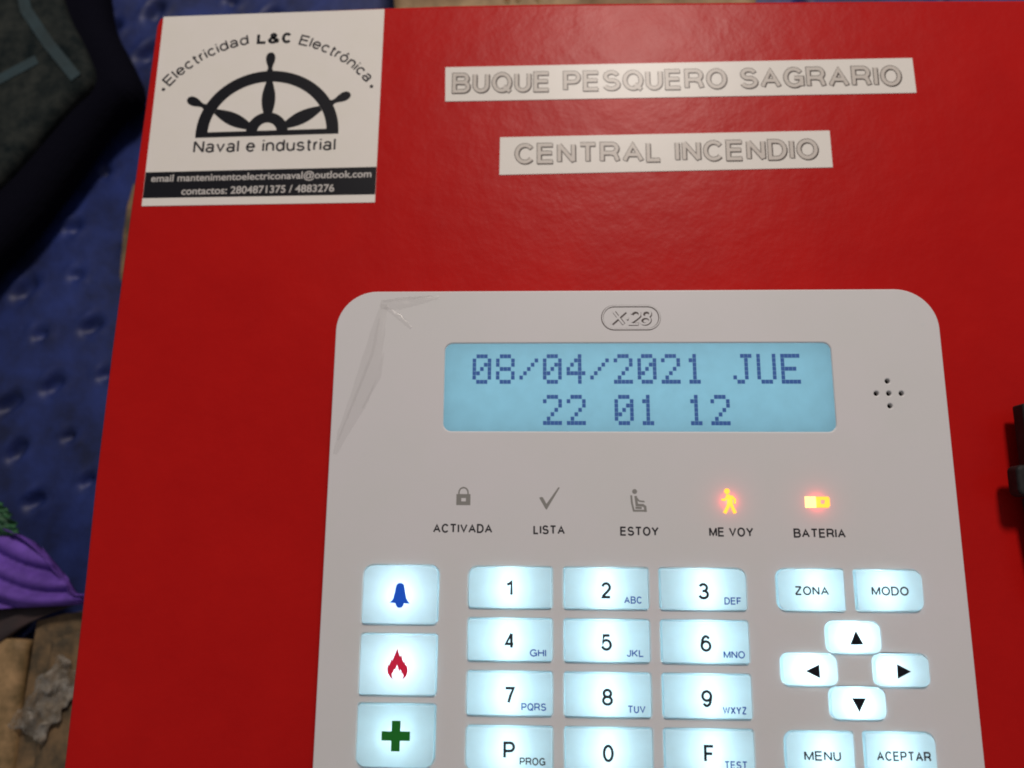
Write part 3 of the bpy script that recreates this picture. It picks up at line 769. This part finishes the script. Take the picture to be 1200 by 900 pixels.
# pleated purple cloth with a green scrap, lower left
def sheet(name, corners, z, nu, nv, fn, m, parent=None, smooth=True, thick=0.6):
    """a real sheet with thickness; corners (bl, br, tr, tl), fn(u, v) gives the relief"""
    mb = MB(); Pb = [Vector(c) for c in corners]
    for lay in (0, 1):
        for j in range(nv+1):
            for i in range(nu+1):
                u, v = i/nu, j/nv
                p = Pb[0]*(1-u)*(1-v)+Pb[1]*u*(1-v)+Pb[2]*u*v+Pb[3]*(1-u)*v
                mb.v.append((p.x, p.y, z+fn(u, v)-lay*thick))
    n = (nu+1)*(nv+1)
    for j in range(nv):
        for i in range(nu):
            a = j*(nu+1)+i; b_ = a+1; c = a+nu+2; d_ = a+nu+1
            mb.f += [(a, b_, c, d_), (n+d_, n+c, n+b_, n+a)]
    for i in range(nu):
        a = i; mb.f.append((n+a, n+a+1, a+1, a)); a = nv*(nu+1)+i; mb.f.append((a, a+1, n+a+1, n+a))
    for j in range(nv):
        a = j*(nu+1); mb.f.append((a, a+nu+1, n+a+nu+1, n+a)); a += nu; mb.f.append((n+a, n+a+nu+1, a+nu+1, a))
    mb.mi = [0]*len(mb.f)
    return obj(name, mb, m, parent, smooth=smooth)
M['purple'] = mat('purple_cloth', (0.18, 0.082, 0.48), rough=0.65, spec=0.25, var=(0.10, 0.045, 0.28), var_scale=90, bump=0.2, bump_scale=400)
M['leaf'] = mat('green_fabric', (0.03, 0.16, 0.05), rough=0.6, var=(0.015, 0.06, 0.03), var_scale=200, bump=0.3, bump_scale=300)
M['brown'] = mat('dark_brown_strap', (0.045, 0.022, 0.020), rough=0.65, var=(0.03, 0.02, 0.02), var_scale=90, bump=0.2, bump_scale=300)
M['card'] = mat('brown_cardboard', (0.20, 0.125, 0.058), rough=0.8, var=(0.065, 0.048, 0.026), var_scale=95, var_amt=0.22, bump=0.15, bump_scale=300)
M['wood'] = mat('tan_board', (0.40, 0.25, 0.115), rough=0.7, var=(0.13, 0.085, 0.03), var_scale=70, var_amt=0.25, bump=0.1, bump_scale=200)
M['kraft'] = mat('tan_paper', (0.40, 0.28, 0.15), rough=0.75, var=(0.20, 0.13, 0.06), var_scale=70, bump=0.3, bump_scale=90)
M['crumple'] = mat('clear_crumpled_wrap', (0.34, 0.32, 0.28), rough=0.35, spec=0.5, var=(0.16, 0.125, 0.08), var_scale=120, var_amt=0.3)
M['chrome'] = mat('bright_metal', (0.8, 0.78, 0.72), rough=0.12, metallic=1.0)
nt = M['crumple'].node_tree; p_ = nt.nodes['Principled BSDF']; n_ = nt.nodes.new('ShaderNodeTexNoise'); n_.inputs['Scale'].default_value = 170; tc_ = nt.nodes.new('ShaderNodeTexCoord')
nt.links.new(tc_.outputs['Object'], n_.inputs['Vector']); r_ = nt.nodes.new('ShaderNodeMapRange'); r_.inputs['From Min'].default_value = 0.40; r_.inputs['From Max'].default_value = 0.62; r_.inputs['To Min'].default_value = 0.12
nt.links.new(n_.outputs['Fac'], r_.inputs['Value']); nt.links.new(r_.outputs['Result'], p_.inputs['Alpha'])
nz = lambda u, v, s, k: noise.noise(Vector((u*s, v*s, k)))
pu = thing('purple_cloth', (-180, -8, BZ), 'pleated purple cloth spread like a fan at the lower left', 'cloth')
def pleat(u, v):
    return 4.2*abs(math.sin((v*4.6+u*1.1+0.5*nz(u, v, 2, 9))*PI))*(1-0.3*u)+2.5*nz(u, v, 2.5, 2)
mb = MB()
o = sheet('pleats', [(-219, -24.5), (-156.0, -20.8), (-152.0, 2.5), (-216, 17)], -82, 44, 40, pleat, M['purple'], pu)
me = o.data                                      # round the outer edge of the fan like the folded cloth
w0 = world_loc(o)
for vtx in me.vertices:
    x = (vtx.co.x+w0.x)/S; y = (vtx.co.y+w0.y)/S
    t = max(0, min(1, (x+182)/24)); cap = 3.2-20.5*t**1.35 if x > -182 else 3.2+(-182-x)*0.4
    if y > cap: vtx.co.y = (cap-0.12*(y-cap))*S-w0.y
o2 = sheet('cloth_tip', [(-161.0, -20.6), (-154.2, -20.4), (-154.0, -18.0), (-160, -17.4)], -84, 8, 4, lambda u, v: 1.0*math.sin(v*PI), M['purple'], pu)
gl_ = sheet('green_scrap', [(-205, 0), (-179.5, 2.6), (-187, 13.0), (-205, 22)], -79, 26, 26, lambda u, v: 2.6*nz(u, v, 7, 5)+1.5*nz(u, v, 16, 8), M['leaf'])
tag(gl_, 'crumpled green cloth scrap just above the pleated purple cloth', 'cloth scrap')
sr = sheet('strap', [(-218, -60), (-178.0, -27.5), (-158, -20.0), (-214, -22)], -85.5, 30, 8, lambda u, v: 1.4*math.sin(v*PI)+0.6*nz(u, v, 4, 1), M['brown'], thick=1.6)
tag(sr, 'dark brown flat strap running diagonally under the purple cloth', 'strap')
cb = thing('cardboard_box', (-165, -70, BZ), 'worn brown cardboard box below the purple cloth beside the red cabinet', 'box')
mb = MB(); mb.prism([(-180, -140), (-155.5, -140), (-157.0, -60), (-158.5, -24), (-166, -24.5), (-175.5, -27)], BZ, -88.0); obj('carton', mb, M['card'], cb)
sheet('flap', [(-171.5, -140), (-156.5, -140), (-158.6, -30), (-168.8, -33)], -86.9, 10, 40, lambda u, v: 0.8*nz(u, v, 4, 7)+0.9*u, M['card'], cb, thick=0.8)
wd = sheet('wooden_board', [(-210, -140), (-176.0, -140), (-177.0, -33.5), (-210, -30)], -85.6, 6, 30, lambda u, v: 0.3*nz(u, v, 3, 9), M['wood'], thick=5)
tag(wd, 'pale tan wooden board at the bottom left corner beside the brown cardboard', 'board')
cw = sheet('crumpled_wrap', [(-179, -60), (-166, -66), (-155.5, -46), (-163, -36.5)], -84.6, 22, 30, lambda u, v: 2.6*abs(nz(u, v, 5, 3))+0.9*nz(u, v, 11, 6), M['crumple'], smooth=True, thick=0.2)
w0 = world_loc(cw)
for vtx in cw.data.vertices:
    a_ = vtx.co*1000
    vtx.co.x += 1.9*S*noise.noise(Vector((a_.x*.22, a_.y*.22, 3))); vtx.co.y += 2.6*S*noise.noise(Vector((a_.x*.25, a_.y*.25, 9)))
tag(cw, 'crumpled clear plastic wrap lying on the brown cardboard box', 'plastic wrap')
# cardboard sheet that peeks out beneath the cabinet
mb = MB(); mb.prism([(60, 60), (60, 150), (-161.8, 139.5), (-163.4, 130), (-163.9, 118), (-163.2, 100), (-160, 95)], BZ+0.6, BZ+3.2)
o = obj('cardboard_sheet', mb, M['card']); tag(o, 'thin brown cardboard sheet whose edge peeks out under the left side of the cabinet', 'cardboard')
o.location.z += 0.0005
# tan paper and bright bits behind the cabinet's top edge
pp = sheet('kraft_paper', [(-52, 168), (74, 168), (84, 260), (-60, 260)], -63, 40, 26, lambda u, v: 3.5*nz(u, v, 6, 11)+1.5*nz(u, v, 15, 2), M['kraft'], smooth=True)
tag(pp, 'crumpled tan paper just visible behind the cabinet top edge', 'paper')
g_ = None
for i, (x, y) in enumerate(((-12.5, 190.8), (-8.6, 191.2), (-1.2, 191.0))):
    if g_ is None:
        mb = MB(); prof = [(0.4, -2), (1.3, -1.6), (1.6, 0), (1.3, 1.5), (0.5, 2.2)]
        for rr_, h in prof: mb.v += [(rr_*math.cos(t*PI/6), rr_*math.sin(t*PI/6), h) for t in range(12)]
        for k in range(4): mb.f += [(k*12+t, k*12+(t+1) % 12, (k+1)*12+(t+1) % 12, (k+1)*12+t) for t in range(12)]
        mb.f += [tuple(range(48, 60)), tuple(reversed(range(12)))]; mb.mi = [0]*len(mb.f)
        g_ = obj('metal_bead', mb, M['chrome'], None, origin=(0, 0, 0), smooth=True); o = g_
    else:
        o = g_.copy(); COL.objects.link(o)
    tag(o, ['shiny metal bead, leftmost of three on the tan paper', 'shiny metal bead, middle of three on the tan paper', 'shiny metal bead, rightmost of three on the tan paper'][i], 'bead', 'metal beads behind the cabinet')
    o.location = Vector((x, y, -57))*S
